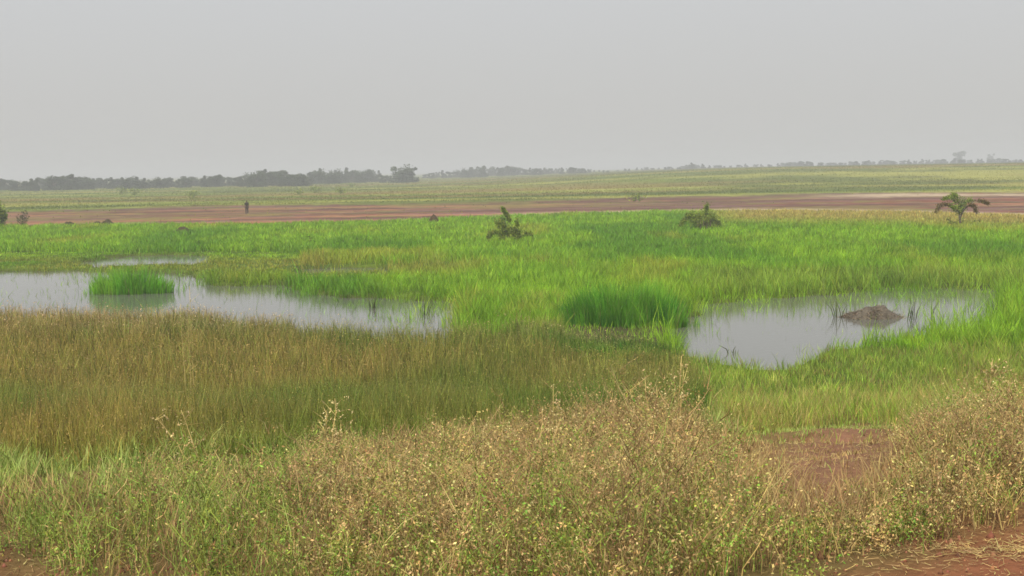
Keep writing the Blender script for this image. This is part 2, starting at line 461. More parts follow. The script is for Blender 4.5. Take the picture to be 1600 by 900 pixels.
def marsh_and_field():
    TP = scatter(11.0, 135, lambda d: 860.0 / d if d < 60 else 560.0 / d)
    per = 10
    TC = rng.normal(size=(len(TP), 6))
    TI = np.repeat(np.arange(len(TP)), per)
    ta = rng.uniform(0, 6.283, len(TI)); tr = np.abs(rng.normal(0, 1, len(TI))) * (0.10 + 0.0016 * TP[TI, 1]) * (1 + 0.25 * TC[TI, 5])
    X = TP[TI, 0] + np.cos(ta) * tr; Y = TP[TI, 1] + np.sin(ta) * tr
    pond = pond_sd(X, Y); Z = terrain(X, Y, pond)
    u, v = project(np.stack([X, Y, Z], 1))
    d = Y
    nz = fbm(X * 0.25, Y * 0.12, 51); nf = fbm(X * 1.1, Y * 0.8, 52)
    brown_v = interp(u, BROWN_FAR) + (nf - 0.5) * 14
    red_v = interp(u, RED_NEAR)
    isbrown = (v > brown_v) & (u < 1110 + 60 * (nf - 0.5))
    # the water stays open but for scattered stems; the far half of the right pond holds more
    far_right = sstep(505, 462, v) * (u > 1090) * (u < 1550)
    stems = rng.random(len(X)) < np.where(pond < -0.15, 1.0, 0.012 + 0.5 * far_right * sstep(0.38, 0.6, nf) + 0.07 * (u > 1080) * (u < 1560) + 0.3 * sstep(520, 560, v) * (u > 1075) * (u < 1560) * sstep(0.4, 0.6, nf) + 0.5 * sstep(1.7, -0.1, pond) ** 1.5 * sstep(0.35, 0.55, nf) + 0.22 * (u > 540) * (u < 720) * sstep(0.35, 0.55, nf) + 0.16 * (u > 90) * (u < 560) * (v < 475) * sstep(0.5, 0.65, nf))
    keep = stems & (v > red_v + 1.0 + 3 * (nz - 0.5)) & (u > -260) & (u < 1860)
    keep &= ~((pond > 0.3) & (rng.random(len(X)) < 0.0))
    # two dark channels with little growth
    chan = np.exp(-((v - 417 - 6 * (nz - 0.5)) / 3.0) ** 2) * (u > 440) * (u < 760)
    keep &= rng.random(len(X)) > chan * 0.9
    tanz = sstep(32, 8, v - red_v) * sstep(1050, 1180, u)
    keep &= rng.random(len(X)) > tanz * 0.3
    bare = poly_sd(X, Y, BARE)
    keep &= ~((bare > -0.3 + (nf - 0.5)) & (rng.random(len(X)) < 0.93))
    # the field thins out up the slope, without a line
    start = 12.6 + (fbm(X * 0.7, Y * 0.7, 57) - 0.5) * 5.0
    keep &= rng.random(len(X)) < sstep(-0.8, 1.6, Y - start)
    keep &= TC[TI, 4] > -1.3
    keep &= ~((np.abs(u - 980) < 100) & (v > 500) & (v < 534) & (rng.random(len(X)) < 0.8))
    X, Y, Z, u, v, nz, nf, isbrown, pond, d, tanz, start, TI, ta = [q[keep] for q in (X, Y, Z, u, v, nz, nf, isbrown, pond, d, tanz, start, TI, ta)]
    tz = TC[TI]
    N = len(X)
    Z = np.where(pond > 0, np.maximum(Z, -0.25), Z)
    base = np.stack([X, Y, Z - 0.02], 1)
    hnoise = fbm(X * 0.6, Y * 0.6, 61)
    w = np.maximum(0.007, d / 1236 * 0.52) * rng.uniform(0.6, 1.3, N)
    # --- marsh
    g = ~isbrown
    green_light = srgb(146, 184, 44); green_mid = srgb(124, 162, 38); green_dark = srgb(92, 138, 36); yellow = srgb(166, 162, 60)
    c = mixc(green_mid, green_light, sstep(0.35, 0.65, nf) * 0.9)
    c = mixc(c, green_dark, sstep(0.5, 0.72, fbm(X * 0.12, Y * 0.06, 71)) * 0.75)
    c = mixc(c, yellow, sstep(0.56, 0.78, fbm(X * 0.18, Y * 0.07, 72)) * 0.6)
    c = mixc(c, srgb(176, 158, 84), tanz * 0.95)
    c = mixc(c, srgb(156, 148, 66), sstep(448, 420, v) * sstep(395, 412, v) * sstep(0.4, 0.6, nz) * (u < 900) * 0.7)
    edge_right = (u > 1080) & (v > 430) & (v < 465)
    c = mixc(c, srgb(138, 148, 66), edge_right * 0.45)
    ryg = (u > 690) & (u < 880) & (v > 470); c = mixc(c, srgb(156, 148, 72), ryg * 0.5 * (nf > 0.5))
    rslope = (u > 1050) & (v > 548 + (u < 1240) * 10)
    c = mixc(c, srgb(146, 158, 70), rslope * 0.5)
    c = mixc(c, srgb(184, 164, 96), (rslope & (tz[:, 3] > 0.35)) * sstep(560, 640, v) * 0.85)
    c = mixc(c, srgb(150, 112, 84), (rslope & (tz[:, 3] < -1.1)) * 0.7)
    h = (0.36 + 0.36 * hnoise) * rng.uniform(0.6, 1.2, N) * np.clip(1 + 0.13 * tz[:, 0], 0.6, 1.4)
    h = h * np.where(v < 400, 0.8, 1.0) * np.where(tanz > 0.5, 0.7, 1.0) * np.where(rslope, 0.72, 1.0)
    h = np.where(pond > -0.2, h * 0.8, h)
    # shoreline toward the left ponds is grazed lower so the open water shows
    low = (u < 470) & (v > 395) & (v < 435)
    h = np.where(low, h * 0.3, h)
    h = np.where((np.abs(u - 980) < 100) & (v > 500) & (v < 534), h * 0.4, h)
    h = np.where((u > 455) & (u < 610) & (v > 424) & (v < 440), h * 0.35, h)
    h = h * np.where((u > 1060) & (u < 1450) & (v > 515), 0.6 + 0.4 * sstep(590, 680, v), 1.0) * np.clip(1 + 0.3 * tz[:, 0] * (np.abs(pond) < 1.2), 0.4, 1.8)
    h = h * (0.35 + 0.65 * sstep(0.0, 4.5, Y - start))
    low2 = (u > 300) & (u < 720) & (v > 425) & (pond < 0); h = np.where(low2, h * 0.8, h)
    B = Batch()
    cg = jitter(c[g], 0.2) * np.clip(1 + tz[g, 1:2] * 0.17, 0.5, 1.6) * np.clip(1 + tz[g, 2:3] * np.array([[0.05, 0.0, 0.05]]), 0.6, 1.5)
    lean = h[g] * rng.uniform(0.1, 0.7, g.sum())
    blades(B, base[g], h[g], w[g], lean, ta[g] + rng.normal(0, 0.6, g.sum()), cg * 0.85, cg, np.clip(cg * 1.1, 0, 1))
    o = B.build('marsh_grass', M_GRASS); tag(o, 'bright green marsh grass filling the wet plain around the ponds', 'grass', kind='stuff')
    # --- brown seeding grass
    b = isbrown
    n = int(b.sum())
    hb = (0.58 + 0.28 * hnoise[b]) * rng.uniform(0.5, 1.1, n) * np.clip(1 + 0.12 * tz[b, 0], 0.6, 1.4) * (0.45 + 0.55 * sstep(0, 5, Y[b] - start[b]))
    hb = hb * np.where(pond[b] > -0.3, 0.75, 1.0)
    hb = hb * (1 - 0.62 * np.exp(-((u[b] - 985) / 110) ** 4) * sstep(640, 560, v[b]))
    gr = sstep(0.42, 0.66, fbm(X[b] * 0.16 + 3, Y[b] * 0.14, 81)) * 0.6
    # the greener hollow in the middle of the field
    gr = np.clip(gr + 1.0 * np.exp(-(((u[b] - 560) / 250) ** 2 + ((v[b] - 765) / 75) ** 2)) * 1.15 + 0.3 * sstep(600, 1000, u[b]), 0, 1)
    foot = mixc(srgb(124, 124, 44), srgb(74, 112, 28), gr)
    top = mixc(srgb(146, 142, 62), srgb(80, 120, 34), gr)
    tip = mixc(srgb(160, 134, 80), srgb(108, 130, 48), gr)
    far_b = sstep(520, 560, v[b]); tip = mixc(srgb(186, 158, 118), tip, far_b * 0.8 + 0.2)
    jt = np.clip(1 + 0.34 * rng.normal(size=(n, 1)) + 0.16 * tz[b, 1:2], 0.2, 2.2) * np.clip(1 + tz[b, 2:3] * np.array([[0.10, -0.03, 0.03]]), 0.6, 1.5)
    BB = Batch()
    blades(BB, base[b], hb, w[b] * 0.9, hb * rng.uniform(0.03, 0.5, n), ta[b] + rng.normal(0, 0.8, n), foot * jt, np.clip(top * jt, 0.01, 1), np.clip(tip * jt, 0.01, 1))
    # feathery heads
    kk = np.where(b)[0]; sel = rng.random(len(kk)) < 0.55; kk = kk[sel]; hh = hb[sel]
    cen = base[kk] + np.stack([rng.normal(0, 0.05, len(kk)), rng.normal(0, 0.05, len(kk)), hh * rng.uniform(0.8, 1.05, len(kk))], 1)
    leaflets(BB, cen, w[kk] * rng.uniform(1.8, 4.2, len(kk)), np.clip(tip[sel] * (1.15 + 0.35 * rng.normal(size=(len(kk), 1))), 0.01, 1), 0.4)
    o = BB.build('seeding_grass', M_GRASS); tag(o, 'brown seeding grass covering the foot of the slope', 'grass', kind='stuff')
marsh_and_field()

def far_grass():
    P = scatter(128, 1100, lambda d: 420.0 / d if d < 300 else 190.0 / d, half=0.46, margin=5)
    X, Y = P[:, 0], P[:, 1]; Z = terrain(X, Y, np.full(X.shape, -9.0))
    u, v = project(np.stack([X, Y, Z], 1))
    n1 = fbm(X * 0.02, Y * 0.05, 90); n2 = fbm(X * 0.1, Y * 0.1, 91)
    far = interp(u, RED_FAR); near = interp(u, RED_NEAR)
    inred = (v > far - 1) & (v < near + 1)
    keep = np.where(inred, rng.random(len(X)) < 0.012 * (n1 > 0.5), rng.random(len(X)) < 0.35 + 0.65 * (n2 > 0.45)) & (v < near)
    X, Y, Z, n1, n2, u = [q[keep] for q in (X, Y, Z, n1, n2, u)]
    N = len(X)
    c = far_colour(X, Y) * 1.05
    h = rng.uniform(0.1, 0.26, N); w = Y / 1236 * rng.uniform(0.5, 1.0, N)
    B = Batch(); c = jitter(c, 0.07)
    blades(B, np.stack([X, Y, Z], 1), h, w, h * 0.3, rng.uniform(0, 6.283, N), c, c)
    tag(B.build('distant_grass', M_GRASS), 'pale hazy grass across the far plain beyond the red earth', 'grass', kind='stuff')
far_grass()

# ------------------------------------------------------------------ the verge: dry weeds, low green grass, litter
TOPS = [(-300, 730), (0, 722), (60, 735), (150, 738), (200, 712), (300, 700), (380, 712), (450, 704), (520, 680), (600, 694), (680, 668), (740, 648), (850, 622), (930, 615),
        (1000, 596), (1060, 588), (1085, 640), (1130, 655), (1180, 700), (1215, 745), (1300, 758), (1360, 745), (1400, 695), (1440, 645), (1500, 605), (1560, 574), (1600, 566), (1900, 540)]
STRAW = srgb(208, 184, 116); PINK = srgb(178, 150, 100); OLIVE = srgb(144, 144, 62); GREEN = srgb(124, 156, 62); BROWN = srgb(122, 98, 62); PALE = srgb(226, 204, 148)

def weed_plants(B, P, hts, dry, species):
    """three kinds: 0 = wispy straw grass, 1 = leafy branching weed, 2 = dead brown twiggy stalks"""
    for (x, y), h, dr, sp in zip(P, hts, dry, species):
        z = float(ZT(x, y))
        if sp == 0:
            ns = random.randint(6, 12); K = 5; t = np.linspace(0, 1, K)
            az = rng.uniform(0, 6.283, ns); reach = h * rng.uniform(0.1, 0.8, ns); hh = h * rng.uniform(0.45, 1.0, ns)
            b0 = np.array([x, y, z]) + np.stack([rng.normal(0, 0.06, ns), rng.normal(0, 0.06, ns), np.zeros(ns)], 1)
            st = b0[:, None, :] + np.stack([np.cos(az)[:, None] * reach[:, None] * t[None] ** 2, np.sin(az)[:, None] * reach[:, None] * t[None] ** 2, hh[:, None] * (t[None] ** 0.9 - 0.12 * t[None] ** 4)], 2)
            st[:, 1:] += rng.normal(0, 0.01, (ns, K - 1, 3))
            k = (rng.random(ns) < dr)[:, None]
            sc = jitter(np.where(k, mixc(STRAW, PINK, rng.random(ns)), mixc(GREEN, OLIVE, rng.random(ns))), 0.18)
            ribbons(B, st, rng.uniform(0.003, 0.006, ns), sc)
            nl = ns * 14; si = rng.integers(0, ns, nl); q = 4 - rng.random(nl) ** 1.5 * 3; qi = np.clip(q.astype(int), 0, 3); f = (q - qi)[:, None]
            cen = st[si, qi] * (1 - f) + st[si, qi + 1] * f + rng.normal(0, 0.02, (nl, 3))
            leaflets(B, cen, rng.uniform(0.010, 0.026, nl), jitter(np.clip(sc[si] * rng.uniform(0.6, 1.4, (nl, 1)), 0, 0.9), 0.2), 0.5)
            continue
        ns = random.randint(3, 6)
        az = rng.uniform(0, 6.283, ns); reach = h * rng.uniform(0.1, 0.65, ns)
        hh = h * rng.uniform(0.55, 1.0, ns)
        t = np.linspace(0, 1, 5)
        base = np.array([x, y, z]) + np.stack([rng.normal(0, 0.05, ns), rng.normal(0, 0.05, ns), np.zeros(ns)], 1)
        st = base[:, None, :] + np.stack([np.cos(az)[:, None] * reach[:, None] * t[None] ** 1.6, np.sin(az)[:, None] * reach[:, None] * t[None] ** 1.6, hh[:, None] * t[None]], 2)
        st[:, 1:, :] += rng.normal(0, 0.022, (ns, 4, 3))
        if sp == 2: sc = mixc(BROWN, PINK, rng.random(ns))
        else: sc = np.where((rng.random(ns) < dr * 0.6)[:, None], mixc(STRAW, BROWN, rng.random(ns)), mixc(GREEN, OLIVE, rng.random(ns)))
        ribbons(B, st, np.full(ns, 0.006), jitter(sc, 0.2))
        nt_ = ns * (9 if sp == 2 else 5)
        si = rng.integers(0, ns, nt_); tt = rng.uniform(0.2, 1.0, nt_)
        idx = np.clip((tt * 4).astype(int), 0, 3); fr = tt * 4 - idx
        p0 = st[si, idx] * (1 - fr)[:, None] + st[si, idx + 1] * fr[:, None]
        a2 = rng.uniform(0, 6.283, nt_); l2 = h * rng.uniform(0.10, 0.32, nt_)
        dv = np.stack([np.cos(a2), np.sin(a2), rng.uniform(0.2, 1.5, nt_)], 1); dv /= np.linalg.norm(dv, axis=1)[:, None]
        p2 = p0 + dv * l2[:, None]; p1 = (p0 + p2) / 2 + rng.normal(0, 0.014, (nt_, 3))
        ribbons(B, np.stack([p0, p1, p2], 1), rng.uniform(0.004, 0.006, nt_), jitter(sc[si], 0.2))
        nl = int((130 if sp == 1 else 120) * rng.uniform(0.5, 1.4))
        ti = rng.integers(0, nt_, nl); f = rng.random(nl)[:, None]
        cen = p0[ti] * (1 - f) + p2[ti] * f + rng.normal(0, 0.024, (nl, 3))
        k = rng.random(nl) < (dr * 0.45 if sp == 1 else 0.95)
        lc = np.where(k[:, None], mixc(STRAW, PINK, rng.random(nl)) * rng.uniform(0.6, 1.1, (nl, 1)), mixc(GREEN, OLIVE, rng.random(nl)) * rng.uniform(0.6, 1.1, (nl, 1)))
        big = rng.uniform(0.5, 1.6)
        size = np.where(k, rng.uniform(0.012, 0.028, nl), rng.uniform(0.010, 0.025, nl) * big)
        leaflets(B, cen, size, jitter(lc, 0.3), 0.34)

_gx = np.linspace(-9, 11, 401); _gy = np.linspace(5, 32, 541)
_GX, _GY = np.meshgrid(_gx, _gy)
_GZ = terrain(_GX.ravel(), _GY.ravel(), np.full(_GX.size, -9.0)).reshape(_GX.shape)
def ZT(x, y):
    j = np.clip(((np.asarray(x) + 9) / 0.05), 0, 399.99); i = np.clip(((np.asarray(y) - 5) / 0.05), 0, 539.99)
    i0 = i.astype(int); j0 = j.astype(int); fi = i - i0; fj = j - j0
    return (_GZ[i0, j0] * (1 - fi) * (1 - fj) + _GZ[i0 + 1, j0] * fi * (1 - fj) + _GZ[i0, j0 + 1] * (1 - fi) * fj + _GZ[i0 + 1, j0 + 1] * fi * fj)

def allowed_height(X, Y, u):
    top = interp(u, TOPS) + (fbm(X * 2.6, Y * 1.3, 141, 3) - 0.5) * 130 + 8
    zt = CAM_H - (top - horizon(u)) * Y / F
    return zt - ZT(X, Y)

def verge():
    # tall dry weeds
    n = 8200
    X = rng.uniform(-6.2, 7.5, n); Y = rng.uniform(5.6, 14.5, n)
    Z = ZT(X, Y); u, v = project(np.stack([X, Y, Z], 1))
    cl = fbm(X * 0.9, Y * 0.9, 101); ed = Y - edge_y(X) - (cl - 0.5) * 1.2
    ha = allowed_height(X, Y, u)
    bare = poly_sd(X, Y, BARE)
    dens = 0.35 + 0.65 * sstep(0.3, 0.6, cl)
    dens = dens * np.where(u < 430, 0.4, 1.0) * np.where((u > 1150) & (u < 1400), 0.75, 1.0)
    keep = ((ed > 0.1) & (rng.random(n) < dens) & (bare + (fbm(X * 1.7, Y * 1.7, 133) - 0.5) * 2.6 < -0.1)) & (ha > 0.22) & (u > -260) & (u < 1850)
    keep &= ~((Y > 12.3) & (u > 1120) & (u < 1420)) & ~((u < 480) & (Y > 11.5))
    X, Y, u, ha, cl, ed = [q[keep] for q in (X, Y, u, ha, cl, ed)]
    h = np.minimum(ha, 1.15 - 0.35 * ((u > 1180) & (u < 1400))) * rng.uniform(0.35, 1.05, len(X)) * (0.45 + 0.55 * sstep(0.0, 1.0, ed))
    h = np.maximum(h, 0.16)
    dry = np.clip(0.85 - 0.45 * sstep(0.45, 0.65, fbm(X * 0.7, Y * 0.7, 111)) - 0.5 * (u < 450), 0.15, 0.95)
    sm = fbm(X * 1.3 + 9, Y * 1.3, 115) + 0.10 * rng.normal(size=len(X))
    species = np.where(sm < 0.50, 0, np.where(sm < 0.57, 1, 2)); species = np.where((u < 450) & (rng.random(len(X)) < 0.6), 1, species); species[(u > 1150) & (u < 1410)] = 0
    B = Batch()
    weed_plants(B, np.stack([X, Y], 1), h, dry, species)
    print('weeds', len(X))
    tag(B.build('dry_weeds', M_DRY), 'tangle of dry straw-coloured weeds along the road verge', 'weeds', kind='stuff')
    # low fine grass between them
    n = 190000
    X = rng.uniform(-8, 9.5, n); Y = 5.7 + rng.random(n) ** 1.15 * 17
    Z = ZT(X, Y); u, v = project(np.stack([X, Y, Z], 1))
    cl = fbm(X * 1.1, Y * 1.1, 121); big = fbm(X * 0.45, Y * 0.45, 122)
    ed = Y - edge_y(X) - (cl - 0.5) * 1.4
    bare = poly_sd(X, Y, BARE) + (cl - 0.5) * 2.4
    keep = (ed > 0.15 + 0.5 * (big < 0.4)) & (rng.random(n) < 0.25 + 0.75 * sstep(0.3, 0.5, cl)) & (rng.random(n) > 0.72 * sstep(-0.2, 0.3, bare)) & (u > -300) & (u < 1900)
    X, Y, Z, u, v, cl, big, ed = [q[keep] for q in (X, Y, Z, u, v, cl, big, ed)]
    ha = allowed_height(X, Y, u)
    hm = 0.42 - 0.06 * (u < 430)
    h = np.clip(np.minimum(ha + 0.1, hm) * rng.uniform(0.35, 1.0, len(X)), 0.06, 0.6) * (0.4 + 0.6 * sstep(0, 1.0, ed))
    leftg = sstep(560, 400, u); rightg = sstep(1080, 1150, u) * sstep(13.0, 13.8, Y)
    gm = np.clip(0.35 * sstep(0.4, 0.65, big) + 0.9 * leftg * sstep(0.15, 0.45, big) + 0.85 * rightg, 0, 1)
    dryc = mixc(srgb(184, 164, 102), srgb(156, 122, 84), rng.random(len(X)))
    grc = mixc(srgb(134, 160, 66), srgb(166, 172, 96), rng.random(len(X)))
    pick = rng.random(len(X)) < gm
    c = jitter(np.where(pick[:, None], grc, dryc), 0.16)
    B2 = Batch()
    blades(B2, np.stack([X, Y, Z - 0.01], 1), h, rng.uniform(0.004, 0.009, len(X)) * (Y / 9), h * rng.uniform(0.1, 0.9, len(X)), rng.uniform(0, 6.283, len(X)), c * 0.85, c, c)
    tag(B2.build('verge_grass', M_DRY), 'short mixed green and dry grass between the verge weeds', 'grass', kind='stuff')
    # straw litter lying on the laterite
    n = 9000
    X = rng.uniform(-6, 7, n); Y = edge_y(X) + rng.normal(-0.15, 0.55, n)
    X = np.concatenate([X, rng.normal(2.9, 0.6, 1500), rng.uniform(1.5, 5.2, 5000)]); Y = np.concatenate([Y, 6.55 + rng.normal(0, 0.09, 1500), rng.uniform(8.5, 14.5, 5000)])
    Z = ZT(X, Y) + 0.012
    n = len(X)
    a = rng.uniform(0, 6.283, n); ln = rng.gamma(2.2, 0.018, n) + 0.01
    dv = np.stack([np.cos(a), np.sin(a), rng.uniform(-0.02, 0.12, n)], 1) * ln[:, None]
    p = np.stack([X, Y, Z], 1)
    B3 = Batch(); ribbons(B3, np.stack([p, p + dv * 0.5 + rng.normal(0, 0.004, (n, 3)), p + dv], 1), np.full(n, 0.005), jitter(mixc(STRAW * 0.9, PINK * 0.8, rng.random(n)), 0.2))
    tag(B3.build('straw_litter', M_DRY), 'loose pale straw lying on the red roadside earth', 'straw', kind='stuff')
    # laterite gravel
    n = 7000
    X = rng.uniform(-6, 8, n); Y = rng.uniform(5.05, 8.6, n); Z = ZT(X, Y)
    s = rng.gamma(1.6, 0.0042, n) + 0.003
    ico = np.array([[1, 0, 0], [-1, 0, 0], [0, 1, 0], [0, -1, 0], [0, 0, 1], [0, 0, -0.4]], float)
    V = ico[None] * s[:, None, None] * rng.uniform(0.6, 1.3, (n, 6, 1)) + np.stack([X, Y, Z], 1)[:, None, :]
    tri = np.array([[0, 2, 4], [2, 1, 4], [1, 3, 4], [3, 0, 4], [2, 0, 5], [1, 2, 5], [3, 1, 5], [0, 3, 5]])
    T = (np.arange(n) * 6)[:, None, None] + tri[None]
    cc = jitter(mixc(srgb(152, 100, 74), srgb(116, 78, 58), rng.random(n)), 0.2)
    B4 = Batch(); B4.add(V, None, T, np.repeat(cc[:, None, :], 6, 1))
    tag(B4.build('gravel', solid_mat('laterite_stones', (0, 0, 0), 0.9, 0.2, 30, 0, True)), 'small red laterite stones on the road edge', 'gravel', kind='stuff')
verge()

# single weeds that stand out of the tangle
def single_weed(name, label, px, py, Yd, h, lean, dry=0.95, stems=2, leafy=60, cat='weed'):
    """px,py: where its top shows; stands at distance Yd"""
    d = ray(px, py); t = Yd / d[1]; x = d[0] * t - lean; 
    z = float(ZT(x, Yd)); top = CAM_H + d[2] * t
    h = max(top - z, 0.3)
    B = Batch(); base = np.array([x, Yd, z])
    K = 8; t = np.linspace(0, 1, K)
    heads = Batch()
    for s in range(stems):
        off = rng.normal(0, 0.05, 2); hh = h * (1 - 0.12 * s)
        pts = np.stack([base[0] + off[0] * (1 + 2 * t * s) + lean * t ** 1.5, base[1] + off[1] + 0 * t, base[2] + hh * t], 1)
        pts[1:-1] += rng.normal(0, 0.008, (K - 2, 3))
        tube(B, pts, np.linspace(0.008, 0.003, K), STRAW * 0.9, 5)
        nt_ = 22; tt = rng.uniform(0.45, 1.0, nt_) * (K - 1); i = np.clip(tt.astype(int), 0, K - 2); f = (tt - i)[:, None]
        p0 = pts[i] * (1 - f) + pts[i + 1] * f
        a2 = rng.uniform(0, 6.283, nt_); l2 = rng.uniform(0.06, 0.2, nt_)
        dv = np.stack([np.cos(a2), np.sin(a2), rng.uniform(0.0, 0.9, nt_)], 1) * l2[:, None]
        ribbons(heads, np.stack([p0, p0 + dv * 0.5, p0 + dv], 1), np.full(nt_, 0.006), jitter(mixc(STRAW, BROWN, rng.random(nt_)), 0.15))
        nl = leafy; ti = rng.integers(0, nt_, nl); f = rng.random(nl)[:, None]
        cen = p0[ti] + dv[ti] * f + rng.normal(0, 0.01, (nl, 3))
        k = rng.random(nl) < dry
        leaflets(heads, cen, rng.uniform(0.014, 0.035, nl), jitter(np.where(k[:, None], mixc(PALE, PINK, rng.random(nl)), mixc(GREEN, OLIVE, rng.random(nl))), 0.15), 0.5)
    root = empty(name, base)
    a = B.build('stem', M_DRY, root, origin=base); b = heads.build('seed_heads', M_DRY, root, origin=base)
    tag(root, label, cat)
single_weed('tall_weed', 'tall dry weed leaning left over the greener grass, left foreground', 288, 640, 10.6, 1.0, -0.16, stems=2)
single_weed('tall_weed', 'pale feathery weed rising above the tangle left of centre', 520, 622, 10.4, 1.0, 0.05, stems=3)
single_weed('tall_weed', 'straw weed topping the centre of the foreground tangle', 856, 606, 10.6, 1.0, 0.02, stems=3)
single_weed('tall_weed', 'pinkish weed with a spreading head right of centre, below the dark sedge', 1000, 590, 10.8, 1.0, -0.06, stems=3, leafy=80)
single_weed('tall_weed', 'tall straw weed beside the near end of the right pond', 1068, 556, 11.0, 1.0, 0.05, stems=3, leafy=80)
single_weed('tall_weed', 'tallest dry weed on the dense bush at the right edge', 1546, 562, 11.0, 1.0, 0.05, stems=3, leafy=80)
single_weed('green_weed', 'tall green stem standing up from the brown grass by the left pond', 290, 448, 23.5, 1.0, 0.0, dry=0.05, stems=3, leafy=70)

# ------------------------------------------------------------------ sedge clumps in the water
def sedge(name, label, cen, rx, ry, h, n, cA, cB, dead=0.05):
    B = Batch()
    a = rng.uniform(0, 6.283, n); r = np.sqrt(rng.random(n)) * (0.86 + 0.3 * fbm(np.cos(a) * 2 + cen[0], np.sin(a) * 2, 77)) * np.where(rng.random(n) < 0.06, 1.3, 1.0)
    x = cen[0] + np.cos(a) * r * rx; y = cen[1] + np.sin(a) * r * ry
    x = x + (fbm(x * 2, y * 2, 5) - 0.5) * 0.3
    z = np.full(n, -0.12)
    hh = h * np.clip(1.08 - 0.55 * r ** 2, 0.3, 1.1) * rng.uniform(0.4, 1.15, n) * (0.65 + 0.65 * fbm(x * 2.2, y * 2.2, 33))
    c = jitter(mixc(cA, cB, np.clip(sstep(0.35, 0.65, fbm(x * 1.8, y * 1.8, 35)) + 0.15 * rng.normal(size=n), 0, 1)), 0.15)
    dd = rng.random(n) < dead; c[dd] = srgb(150, 150, 90)
    d = cen[1]
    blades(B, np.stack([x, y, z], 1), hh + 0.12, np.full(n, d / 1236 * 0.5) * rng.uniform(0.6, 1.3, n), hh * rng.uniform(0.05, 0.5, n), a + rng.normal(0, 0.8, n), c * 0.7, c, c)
    o = B.build(name, M_GRASS, origin=(cen[0], cen[1], 0)); tag(o, label, 'sedge')
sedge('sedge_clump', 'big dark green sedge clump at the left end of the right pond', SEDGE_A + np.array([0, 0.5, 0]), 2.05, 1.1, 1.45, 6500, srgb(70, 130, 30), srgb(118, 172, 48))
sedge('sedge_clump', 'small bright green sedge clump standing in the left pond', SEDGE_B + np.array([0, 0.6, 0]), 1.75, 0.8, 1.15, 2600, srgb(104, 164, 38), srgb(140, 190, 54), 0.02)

def dark_reeds(label, px, py, hpx, n=5, spread=0.12):
    p = ground_pt(px, py); h = hpx * p[1] / F
    B = Batch()
    for i in range(n):
        x = p[0] + rng.normal(0, spread); y = p[1] + rng.normal(0, spread); hh = h * rng.uniform(0.6, 1.0); l = rng.normal(0, 0.18)
        tube(B, [(x, y, -0.2), (x + l * 0.4, y, hh * 0.5), (x + l, y, hh)], [0.016, 0.013, 0.005], srgb(84, 90, 52), 5)
    blades(B, np.repeat([[p[0], p[1], -0.1]], n * 2, 0) + rng.normal(0, spread, (n * 2, 3)) * [1, 1, 0], np.full(n * 2, h * 0.8), np.full(n * 2, 0.03), rng.uniform(0, h * 0.4, n * 2), rng.uniform(0, 6.28, n * 2), *(np.repeat([srgb(74, 92, 44)], n * 2, 0),) * 2)
    o = B.build('reed_stalks', M_GRASS, origin=(p[0], p[1], 0)); tag(o, label, 'reeds')
dark_reeds('dark reed stalks in the right pond just right of the mud heap', 1424, 500, 34, 3, 0.08)
dark_reeds('slim dark reed stalk in open water, right half of the right pond', 1455, 497, 40, 2, 0.03)
dark_reeds('dark bent reeds at the right tip of the right pond', 1550, 496, 34, 5, 0.1)
dark_reeds('dark reeds left of the mud heap, far side of the right pond', 1308, 496, 34, 3, 0.14)
dark_reeds('short dark reeds at the near edge of the right pond', 1148, 552, 16, 2, 0.08)
dark_reeds('upright dark reeds in the left pond, left of two near its far right shore', 582, 482, 26, 3, 0.05)
dark_reeds('upright dark reeds in the left pond, right of two near its far right shore', 662, 492, 30, 3, 0.07)

